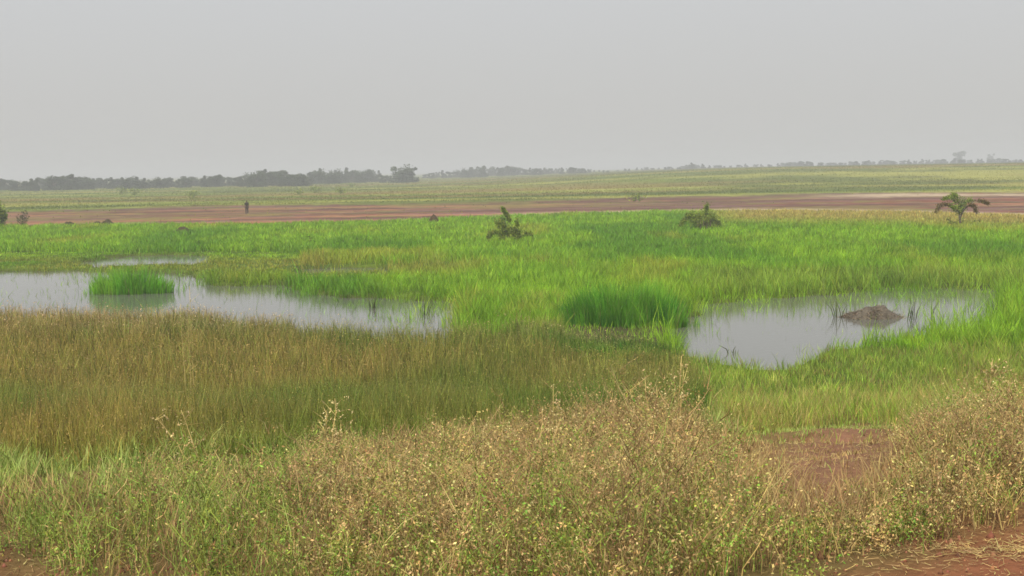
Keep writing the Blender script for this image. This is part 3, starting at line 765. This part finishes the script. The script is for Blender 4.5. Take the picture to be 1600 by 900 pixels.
# ------------------------------------------------------------------ mounds
def mound(name, label, cat, cen, rx, ry, h, colA, colB, seed, rough=0.35, stalks=0, base_z=-0.1):
    na, nr = 56, 18
    A, Q = np.meshgrid(np.linspace(0, 2 * np.pi, na, endpoint=False), np.linspace(0, 1, nr))
    lob = 1 + 0.25 * (fbm(np.cos(A) * 1.5 + seed, np.sin(A) * 1.5, seed) - 0.5) * 2
    X = np.cos(A) * Q * rx * lob; Y = np.sin(A) * Q * ry * lob
    nn = fbm(X * 3.1 / rx + seed, Y * 3.1 / rx, seed + 3, 5); n2 = fbm(X * 9 / rx, Y * 9 / rx + seed, seed + 5, 3)
    prof = (1 - Q ** 1.6) ** 1.1
    Z = h * prof * (1 - rough + 2 * rough * nn) + h * 0.12 * (n2 - 0.5) * sstep(1.0, 0.6, Q)
    V = np.stack([X.ravel(), Y.ravel(), Z.ravel()], 1) + np.array([0, 0, base_z])
    V[:na] = V[:na].mean(0)
    i = np.arange(nr - 1)[:, None] * na; j = np.arange(na)[None]; j2 = (j + 1) % na
    F4 = np.stack([i + j, i + na + j, i + na + j2, i + j2], 2).reshape(-1, 4)
    B = Batch(); B.add(V, F4, None, mixc(colA, colB, n2.ravel()))
    root_needed = stalks > 0
    loc = (cen[0], cen[1], cen[2])
    mat = solid_mat(name + '_earth', (0, 0, 0), 0.95, 0.35, 14, 0.8, True)
    if not root_needed:
        o = B.build(name, mat, smooth=True); o.location = loc; tag(o, label, cat); return
    root = empty(name, loc); tag(root, label, cat)
    B.build('earth', mat, root, smooth=True)
    B2 = Batch(); a = rng.uniform(0, 6.283, stalks); r = np.sqrt(rng.random(stalks)) * 0.95
    x = np.cos(a) * r * rx; y = np.sin(a) * r * ry; z = h * (1 - r ** 1.6) * 0.8 + base_z
    p = np.stack([x, y, z], 1); a2 = rng.uniform(0, 6.283, stalks); l = rng.uniform(0.12, 0.4, stalks)
    dv = np.stack([np.cos(a2), np.sin(a2) * 0.7, rng.uniform(-0.4, 0.5, stalks)], 1) * l[:, None]
    ribbons(B2, np.stack([p, p + dv * 0.5 + [0, 0, 0.03], p + dv], 1), np.full(stalks, 0.022), jitter(mixc(srgb(150, 136, 110), srgb(88, 76, 58), rng.random(stalks)), 0.2))
    B2.build('dead_stalks', M_DRY, root)
c = ground_pt(1366, 497)
mound('mud_heap', 'brown heap of mud and dead stalks rising from the right pond', 'mud heap', (c[0], c[1] + 0.2, 0), 1.2, 0.75, 0.46, srgb(112, 102, 88), srgb(76, 69, 58), 4, 0.45, 900)
c = ground_pt(678, 352)
mound('earth_mound', 'small brown earth mound on the far edge of the marsh', 'mound', (c[0], c[1], 0.1), 0.75, 0.55, 1.0, srgb(84, 66, 42), srgb(60, 50, 32), 9, 0.15)
for px, py, rx, h, lb in [(108, 355, 0.9, 0.35, 'low brown hump at the marsh edge, leftmost of three in a row'), (152, 355, 0.7, 0.35, 'low brown hump at the marsh edge, middle of three in a row'),
                          (168, 354, 0.8, 0.42, 'low brown hump at the marsh edge, rightmost of three in a row'), (286, 367, 1.1, 0.4, 'low olive hump in the green marsh at left')]:
    c = ground_pt(px, py); mound('earth_mound', lb, 'mound', (c[0], c[1], 0.15), rx * 1.1, 0.55, h * 1.6, srgb(78, 68, 40), srgb(58, 54, 32), int(px), 0.2)

# ------------------------------------------------------------------ shrubs on the plain
def shrub(name, label, px, py, strokes, leaf=0.2, cA=None, cB=None, trunk=None, per_m=60, spread=0.16, cat='shrub', depth=0.45, z=0.1):
    """strokes: limbs as outlines in metres (x, z) from the foot, each given its own depth"""
    base = ground_pt(px, py, z)
    root = empty(name, base); tag(root, label, cat)
    W = Batch(); L = Batch()
    cA = srgb(150, 162, 58) if cA is None else cA; cB = srgb(106, 126, 44) if cB is None else cB
    for st in (trunk or []):
        pts = [(a, 0.0 + 0.1 * i * 0.3, b) for i, (a, b) in enumerate(st['p'])]
        tube(W, pts, np.linspace(st['r'], st['r'] * 0.5, len(pts)), srgb(84, 76, 52), 7)
    for st in strokes:
        p = np.array(st['p'], float); K = 12
        s = np.linspace(0, len(p) - 1, K); xs = np.interp(s, range(len(p)), p[:, 0]); zs = np.interp(s, range(len(p)), p[:, 1])
        dy = st.get('d', rng.uniform(-1, 1)) * depth; ys = dy * np.linspace(0, 1, K) ** 0.8
        pts = np.stack([xs, ys, zs], 1)
        tube(W, pts, np.linspace(st.get('r', 0.03), 0.008, K), srgb(96, 88, 52), 5)
        ln = np.linalg.norm(np.diff(pts, axis=0), axis=1).sum(); n = int(per_m * ln * st.get('k', 1.0))
        t0 = st.get('from', 0.25)
        tt = rng.uniform(t0, 1.03, n) * (K - 1); i = np.clip(tt.astype(int), 0, K - 2); f = (tt - i)[:, None]
        cen = pts[i] * (1 - f) + pts[i + 1] * f
        sp = spread * st.get('w', 1.0)
        cen = cen + rng.normal(0, sp, (n, 3)) * [1, 1, 0.8]
        cc = jitter(mixc(cA, cB, rng.random(n)), 0.2)
        if 'c' in st: cc = jitter(mixc(st['c'], cB, rng.random(n) * 0.5), 0.2)
        leaflets(L, cen, rng.uniform(0.6, 1.3, n) * leaf, cc, 0.42, droop=st.get('droop', 0.5))
    W.build('branches' if not trunk else 'trunk', M_BARK, root); L.build('foliage', M_LEAF, root)
    return root
lite = srgb(128, 146, 80)
shrub('leafy_shrub', 'spiky dark shrub with one leaning shoot, standing in the green marsh at centre', 797, 381, [
    {'p': [(0, 0), (0.1, 0.8), (0.05, 1.5), (-0.2, 1.95), (-0.45, 2.35)], 'w': 0.45, 'from': 0.5, 'k': 1.3, 'd': 0.1},
    {'p': [(0, 0), (-0.3, 0.8), (-0.6, 1.35), (-0.8, 1.5)], 'w': 1.0}, {'p': [(0, 0), (-0.5, 0.6), (-1.0, 0.85), (-1.35, 0.75), (-1.4, 0.35)], 'w': 0.6},
    {'p': [(0, 0), (-0.3, 0.5), (-0.7, 0.9)], 'w': 1.3}, {'p': [(0, 0), (0.1, 0.5), (0.1, 1.1)], 'w': 1.5, 'k': 1.6, 'from': 0.1}, {'p': [(0, 0), (0.35, 0.5), (0.6, 1.0)], 'w': 1.2},
    {'p': [(0, 0), (0.4, 0.9), (0.5, 1.6)], 'w': 0.5, 'k': .8}, {'p': [(0, 0), (0.5, 0.5), (1.1, 0.7), (1.5, 0.6)], 'w': 0.7, 'k': .8}, {'p': [(0, 0), (-0.1, 0.5), (-0.35, 1.2), (-0.5, 1.7)], 'w': 0.7, 'c': lite},
    {'p': [(0, 0), (0.1, 0.3), (0.3, 0.5)], 'w': 1.5, 'k': 2, 'from': 0}, {'p': [(0, 0), (-0.3, 0.25), (-0.5, 0.35)], 'w': 1.4, 'k': 2, 'from': 0}], leaf=0.16, per_m=260)
shrub('leafy_shrub', 'dark rounded shrub with pale bare stems at its foot, right of centre', 1096, 361, [
    {'p': [(0.2, 0), (0.3, 0.9), (0.35, 1.5), (0.45, 2.0)], 'w': 0.6, 'from': .5}, {'p': [(0, 0), (-0.3, 0.8), (-0.7, 1.25), (-1.1, 1.2)], 'w': 1.1, 'k': 1.4},
    {'p': [(-0.1, 0), (-0.6, 1.0), (-1.2, 1.0), (-1.6, 0.45)], 'w': 0.7}, {'p': [(0, 0), (0, 0.8), (-0.1, 1.4)], 'w': 1.5, 'k': 1.5, 'from': .4}, {'p': [(0.2, 0), (0.5, 0.9), (0.8, 1.3)], 'w': 1.2, 'k': 1.5, 'from': .3},
    {'p': [(0.3, 0), (0.9, 1.1), (1.15, 0.8), (1.2, 0.2)], 'w': 0.9, 'k': 1.5}, {'p': [(0.2, 0), (0.6, 0.6), (0.8, 0.7)], 'w': 1.3, 'k': 1.5, 'from': .1}, {'p': [(0.1, 0), (0.3, 0.6), (0.35, 1.0)], 'w': 1.2, 'k': 1.5, 'from': .2},
    {'p': [(0, 0), (-0.4, 0.7), (-0.8, 0.8)], 'w': 1.2, 'k': 1.2}], leaf=0.16, per_m=240)
# pale bare stems of that shrub
shr = C.objects['leafy_shrub.001'] if 'leafy_shrub.001' in C.objects else None
if shr:
    W = Batch()
    for dx in (-0.35, -0.15, 0.1, 0.35, 0.6):
        tube(W, [(dx * 0.8, -0.5, -0.05), (dx, -0.55, 0.4), (dx * 1.05, -0.45, 0.85)], [0.035, 0.03, 0.02], srgb(160, 152, 118), 6)
    W.build('bare_stems', M_BARK, shr)
dry_leaf = srgb(124, 92, 58)
shrub('small_tree', 'small open-crowned tree with drooping limbs at the right, before the red earth', 1500, 356, [
    {'p': [(-0.05, 1.1), (-0.3, 1.7), (-0.6, 2.35), (-1.0, 2.3), (-1.3, 2.2)], 'w': 0.6, 'from': .35, 'k': 1.1}, {'p': [(-0.05, 1.1), (-0.1, 1.8), (-0.3, 2.5), (-0.6, 2.55)], 'w': 0.6, 'from': .4},
    {'p': [(0, 1.1), (-0.5, 1.6), (-1.1, 1.85), (-1.6, 1.7), (-1.85, 1.25)], 'w': 0.6, 'from': .3, 'c': dry_leaf, 'k': .8}, {'p': [(0, 1.1), (0.05, 1.7), (0.2, 2.2)], 'w': 0.9, 'c': lite},
    {'p': [(0.05, 1.1), (0.3, 1.5), (0.7, 2.1), (1.0, 2.05)], 'w': 0.7, 'from': .3}, {'p': [(0.05, 1.1), (0.5, 1.7), (0.95, 1.7), (1.05, 1.15)], 'w': 0.55, 'from': .4, 'c': dry_leaf},
    {'p': [(0.1, 1.2), (0.9, 2.0), (1.5, 2.05), (1.95, 1.8)], 'w': 0.5, 'from': .55, 'c': dry_leaf, 'k': .8}, {'p': [(0, 1.1), (-0.4, 1.5), (-0.75, 1.65)], 'w': 1.0, 'k': 1.3},
    {'p': [(0, 1.0), (-0.1, 1.4), (-0.1, 1.7)], 'w': 1.2, 'k': 1.6}], leaf=0.15, per_m=230,
    trunk=[{'p': [(0.1, -0.1), (0.02, 0.5), (-0.05, 1.2)], 'r': 0.13}, {'p': [(0.0, 0.8), (0.2, 1.2), (0.45, 1.6)], 'r': 0.07}], cat='tree')
shrub('low_bush', 'low bush around the foot of the small tree', 1502, 357, [
    {'p': [(0, 0), (-0.3, 0.3), (-0.8, 0.6)], 'w': 1.0, 'k': .7}, {'p': [(0, 0), (0.1, 0.4), (0.05, 0.8)], 'w': 0.8, 'k': 1.3}, {'p': [(0.2, 0), (0.8, 0.5), (1.3, 0.65)], 'w': .7, 'k': .7}, {'p': [(-0.3, 0), (-0.9, 0.5), (-1.1, 0.9)], 'w': .5}],
    leaf=0.17, per_m=50, cB=srgb(90, 104, 48))
shrub('leafy_shrub', 'dark upright bush cut by the left edge of the photo', -4, 357, [
    {'p': [(0, 0), (0.1, 1.2), (0.0, 2.3)], 'w': 1.9, 'k': 3, 'from': .1}, {'p': [(0, 0), (-0.5, 1.2), (-0.6, 1.9)], 'w': 2, 'k': 2}, {'p': [(0, 0), (0.4, 1.0), (0.5, 1.6)], 'w': 1.3, 'k': 2, 'from': .1}], leaf=0.3, per_m=240)
shrub('leafy_shrub', 'thin brownish bush beside the dark bush at the left edge', 34, 356, [
    {'p': [(0, 0), (-0.2, 0.7), (-0.5, 1.1)], 'w': 1.0}, {'p': [(0, 0), (0.1, 0.8), (0.2, 1.4)], 'w': 1.2, 'k': 1.4}, {'p': [(0, 0), (0.3, 0.7), (0.5, 1.1)], 'w': 1.0}], leaf=0.26, per_m=40, cA=srgb(104, 92, 60), cB=srgb(80, 84, 46))
for px, py, sc, lb in [(467, 304, 1.0, 'small dark shrub on the far plain, leftmost of three'), (493, 301, 1.3, 'wide low shrub on the far plain, middle of three'), (532, 303, 1.1, 'small dark shrub on the far plain, rightmost of three'),
                       (550, 292, 0.9, 'tiny dark shrub below the pale centre trees'), (300, 309, 1.3, 'faint shrub below the left belt of trees'), (190, 303, 1.6, 'hazy shrub before the left belt of trees'), (210, 304, 1.4, 'second hazy shrub before the left belt, right of its neighbour'),
                       (993, 314, 0.8, 'low shrub on the far rim of the red earth')]:
    shrub('far_shrub', lb, px, py, [{'p': [(0, 0), (-0.4 * sc, 0.7 * sc), (-0.8 * sc, 0.9 * sc)], 'w': 2.2, 'k': 1, 'from': 0}, {'p': [(0, 0), (0.1, 1.2 * sc)], 'w': 2.2, 'k': 1.3, 'from': 0}, {'p': [(0, 0), (0.6 * sc, 0.7 * sc), (1.0 * sc, 0.8 * sc)], 'w': 2.2, 'k': 1, 'from': 0}],
          leaf=0.45, per_m=35, z=0.2)
shrub('marsh_tuft', 'dark leafy tuft in the marsh left of the centre shrub', 486, 384, [{'p': [(0, 0), (-0.1, 0.4)], 'w': 1.4, 'k': 2, 'from': 0}, {'p': [(0, 0), (0.2, 0.35)], 'w': 1.2, 'k': 2, 'from': 0}], leaf=0.18, cB=srgb(50, 60, 30), cat='tuft')

# ------------------------------------------------------------------ trees on the skyline
def c_top(i): return i == 0
def tree_variant(seed, h, wid, lobes, flat=0.6, leaf=0.6, n=1300):
    r = np.random.default_rng(seed)
    root = empty('distant_tree', (0, 0, 0))
    W = Batch(); tr = h * 0.38
    tube(W, [(0, 0, -0.3), (0.05 * h, 0, tr * 0.5), (0.0, 0, tr), (0.02 * h, 0, h * 0.7)], [h * 0.035, h * 0.028, h * 0.022, h * 0.01], srgb(70, 62, 50), 7)
    L = Batch(); k = 0
    for i in range(lobes):
        a = r.uniform(0, 6.283); rr = wid * 0.5 * math.sqrt(r.random()) * 0.75
        c = np.array([math.cos(a) * rr, math.sin(a) * rr, h * (r.uniform(0.22, 0.84) if i else 0.84)]); s = wid * r.uniform(0.15, 0.27) * (0.8 if c_top(i) else 1)
        tube(W, [(0, 0, tr * 0.8), tuple((np.array([0, 0, tr]) + c) / 2), tuple(c)], [h * 0.018, h * 0.012, h * 0.005], srgb(70, 62, 50), 5)
        m_ = n // lobes
        d = r.normal(size=(m_, 3)); d /= np.linalg.norm(d, axis=1)[:, None]
        cen = c + d * (s * r.random((m_, 1)) ** 0.4) * [1, 1, max(flat, 0.8)] * (0.8 + 0.4 * r.random((m_, 1)))
        tone = r.uniform(0.8, 1.25)
        cc = np.clip(np.array([0.062, 0.082, 0.034])[None] * tone * (1 + 0.25 * r.normal(size=(m_, 1))), 0.01, 1)
        leaflets(L, cen, r.uniform(0.6, 1.4, m_) * leaf, cc, 0.7)
    # skirt of low growth
    m_ = n // 2; a = r.uniform(0, 6.283, m_); rr = wid * 0.5 * np.sqrt(r.random(m_))
    cen = np.stack([np.cos(a) * rr, np.sin(a) * rr, h * 0.32 * r.random(m_)], 1)
    leaflets(L, cen, r.uniform(0.6, 1.4, m_) * leaf, np.repeat([[0.075, 0.095, 0.04]], m_, 0), 0.7)
    W.build('trunk', M_BARK, root); L.build('crown', M_TREE, root)
    return root
variants = [tree_variant(11, 6, 7, 9), tree_variant(12, 7, 6, 8, 0.8), tree_variant(13, 5, 8, 9, 0.5), tree_variant(14, 8, 6, 9, 0.9), tree_variant(15, 6.5, 9, 11, 0.55)]
VH = [max(v.co.z for ch in o.children for v in ch.data.vertices) for o in variants]
used = [False] * 5
def plant(px, top_py, dist, label, group, vi=None, sx=1.0):
    vi = rng.integers(0, 5) if vi is None else vi
    o = variants[vi] if not used[vi] else copy_tree(variants[vi])
    used[vi] = True
    d = ray(px, horizon(px)); t = dist / d[1]; x, y = d[0] * t, dist
    z = float(terrain(np.array([x]), np.array([y]), np.array([-9.0]))[0])
    top = CAM_H + (horizon(px) - top_py) * dist / F
    s = max((top - z) / (VH[vi] * 0.96), 0.12)
    o.location = (x, y, z - 0.1); o.scale = (s * sx, s * sx, s); o.rotation_euler = (0, 0, rng.uniform(0, 6.283))
    tag(o, label, 'tree', group)
    return o
LT = [(-60, 282), (0, 280), (40, 280), (60, 276), (110, 273), (140, 276), (170, 277), (215, 275), (232, 280), (250, 277), (300, 274), (340, 273), (380, 273), (415, 264), (440, 268), (480, 272)]
G1 = 'trees in the dense belt on the left skyline'; L1 = 'hazy dark green tree in the dense belt on the left skyline'
x = -90.0
while x < 478:
    tp = interp(x, LT) + rng.uniform(-1.5, 3.5)
    plant(x, float(tp), 490 + rng.uniform(-20, 80), L1, G1)
    x += rng.uniform(5, 11)
G2 = 'trees in the broken belt left of centre on the skyline'; L2 = 'pale hazy tree in the broken belt between the dense belt and the tallest tree'
CT0 = 0
CT = [(480, 270), (500, 263), (520, 267), (545, 262), (560, 268), (575, 264), (590, 266), (600, 273)]
for x in (484, 490, 497, 503, 509, 515, 521, 527, 534, 541, 545, 549, 556, 562, 568, 574, 578, 583, 590, 598, 607, 616):
    plant(x, float(interp(x, CT)) + rng.uniform(-1, 2), 600 + rng.uniform(-30, 110), L2, G2, sx=0.8)
plant(625, 257, 560, 'tallest skyline tree, boxy dark crown left of centre, left half of the pair', None, 4, 1.05)
plant(641, 261, 570, 'second of the tall boxy pair of skyline trees, right half', None, 1, 1.3)
G3 = 'pale trees in the long belt at centre skyline'; L3 = 'very pale tree in the long hazy belt behind the centre'
CT3 = [(655, 272), (690, 265), (720, 266), (735, 261), (760, 258), (800, 260), (830, 262), (860, 261), (885, 262), (910, 261), (935, 264), (960, 266)]
x = 664.0
while x < 955:
    plant(x, float(interp(x, CT3)) + rng.uniform(-1, 2.5), 860 + rng.uniform(-60, 120), L3, G3, sx=1.1)
    x += rng.uniform(5, 10)
G4 = 'small trees along the right skyline'; L4 = 'small faint tree on the low rise along the right skyline'
RT = [(960, 265), (1000, 262), (1060, 260), (1078, 255), (1100, 256), (1135, 258), (1200, 255), (1260, 252), (1300, 254), (1350, 251), (1420, 250), (1480, 248), (1560, 248), (1700, 246)]
x = 965.0
while x < 1690:
    plant(x, float(interp(x, RT)) + rng.uniform(-1.2, 1.6), 1000 + rng.uniform(-60, 160), L4, G4, sx=1.5)
    x += rng.uniform(5, 15)
plant(1498, 236, 1350, 'faint round tree standing highest on the right skyline', None, 0, 0.9)
plant(1548, 240, 1500, 'very faint tree right of the highest one on the right skyline', None, 1, 0.9)
for i, v_ in enumerate(variants):
    if not used[i]:
        for ch in list(v_.children): bpy.data.objects.remove(ch)
        bpy.data.objects.remove(v_)

# ------------------------------------------------------------------ the person on the red earth
def skin_body(name, joints, edges, mat, parent, sub=2):
    me = bpy.data.meshes.new(name)
    me.from_pydata([j[0] for j in joints], edges, [])
    o = bpy.data.objects.new(name, me); C.objects.link(o); o.parent = parent
    s = o.modifiers.new('skin', 'SKIN'); s.use_smooth_shade = True
    for i, j in enumerate(joints):
        me.skin_vertices[0].data[i].radius = (j[1], j[2] if len(j) > 2 else j[1])
    me.skin_vertices[0].data[0].use_root = True
    if sub: q = o.modifiers.new('sub', 'SUBSURF'); q.levels = sub; q.render_levels = sub
    me.materials.append(mat)
    return o
def build_person():
    b = ground_pt(386, 335, 0.12)
    root = empty('person', b, R(20)); tag(root, 'person in dark clothes standing upright on the red earth', 'person')
    skin = solid_mat('skin', (0.07, 0.04, 0.028), 0.6, 0.1); sh = solid_mat('dark_shirt', (0.035, 0.032, 0.02), 0.9, 0.2); tr = solid_mat('dark_trousers', (0.06, 0.045, 0.035), 0.9, 0.2)
    hair = solid_mat('hair', (0.01, 0.009, 0.008), 0.9, 0.2)
    J = [((0, 0, 0.96), 0.13, 0.10), ((0, 0, 1.18), 0.12, 0.09), ((0, 0, 1.40), 0.14, 0.10), ((0, 0, 1.50), 0.055), ((0, 0.01, 1.56), 0.065, 0.075), ((0, 0.01, 1.66), 0.075, 0.09), ((0, 0, 1.72), 0.05)]
    E = [(0, 1), (1, 2), (2, 3), (3, 4), (4, 5), (5, 6)]
    for s in (-1, 1):
        k = len(J)
        J += [((s * 0.17, 0, 1.40), 0.055), ((s * 0.21, 0.0, 1.13), 0.042), ((s * 0.22, 0.05, 0.88), 0.028), ((s * 0.22, 0.07, 0.80), 0.032, 0.018)]
        E += [(2, k), (k, k + 1), (k + 1, k + 2), (k + 2, k + 3)]
        for f in range(4):
            J.append(((s * (0.215 - 0.002 * f), 0.045 + 0.02 * f, 0.72 + 0.006 * abs(f - 1.5)), 0.008)); E.append((k + 3, len(J) - 1))
        J.append(((s * 0.20, 0.11, 0.77), 0.009)); E.append((k + 3, len(J) - 1))
        k = len(J)
        J += [((s * 0.09, 0, 0.90), 0.09), ((s * 0.10, 0.02, 0.50), 0.058), ((s * 0.11, 0, 0.09), 0.04), ((s * 0.12, 0.15, 0.03), 0.035, 0.025)]
        E += [(0, k), (k, k + 1), (k + 1, k + 2), (k + 2, k + 3)]
    k = len(J); J += [((0, 0.115, 1.63), 0.014)]; E.append((5, k))
    skin_body('body', J, E, skin, root)
    JS = [((0, 0, 0.93), 0.155, 0.125), ((0, 0, 1.18), 0.145, 0.115), ((0, 0, 1.40), 0.155, 0.115), ((0, 0, 1.465), 0.085)]
    ES = [(0, 1), (1, 2), (2, 3)]
    for s in (-1, 1):
        kk = len(JS); JS += [((s * 0.18, 0, 1.40), 0.075), ((s * 0.215, 0, 1.16), 0.062)]; ES += [(2, kk), (kk, kk + 1)]
    skin_body('shirt', JS, ES, sh, root)
    JT = [((0, 0, 0.97), 0.145, 0.12)]; ET = []
    for s in (-1, 1):
        kk = len(JT); JT += [((s * 0.095, 0, 0.86), 0.105), ((s * 0.105, 0.02, 0.5), 0.085), ((s * 0.112, 0, 0.11), 0.075)]; ET += [(0, kk), (kk, kk + 1), (kk + 1, kk + 2)]
    skin_body('trousers', JT, ET, tr, root)
    skin_body('hair', [((0, -0.01, 1.68), 0.085, 0.095), ((0, -0.02, 1.735), 0.05)], [(0, 1)], hair, root)
build_person()

# ------------------------------------------------------------------ haze
def build_haze():
    me = bpy.data.meshes.new('haze')
    s, z0, z1 = 6500, -2.0, 19.0
    v = [(x, y, z) for z in (z0, z1) for y in (-s, s) for x in (-s, s)]
    me.from_pydata(v, [], [(0, 2, 3, 1), (4, 5, 7, 6), (0, 1, 5, 4), (2, 6, 7, 3), (0, 4, 6, 2), (1, 3, 7, 5)])
    mt, n, o = new_mat('haze_air')
    p = n.nodes.new('ShaderNodeVolumePrincipled'); p.inputs['Color'].default_value = (0.93, 0.94, 0.93, 1)
    p.inputs['Density'].default_value = 0.00095; p.inputs['Anisotropy'].default_value = 0.0
    n.links.new(p.outputs[0], o.inputs['Volume'])
    me.materials.append(mt)
    h = bpy.data.objects.new('haze', me); C.objects.link(h); tag(h, kind='stuff')
build_haze()
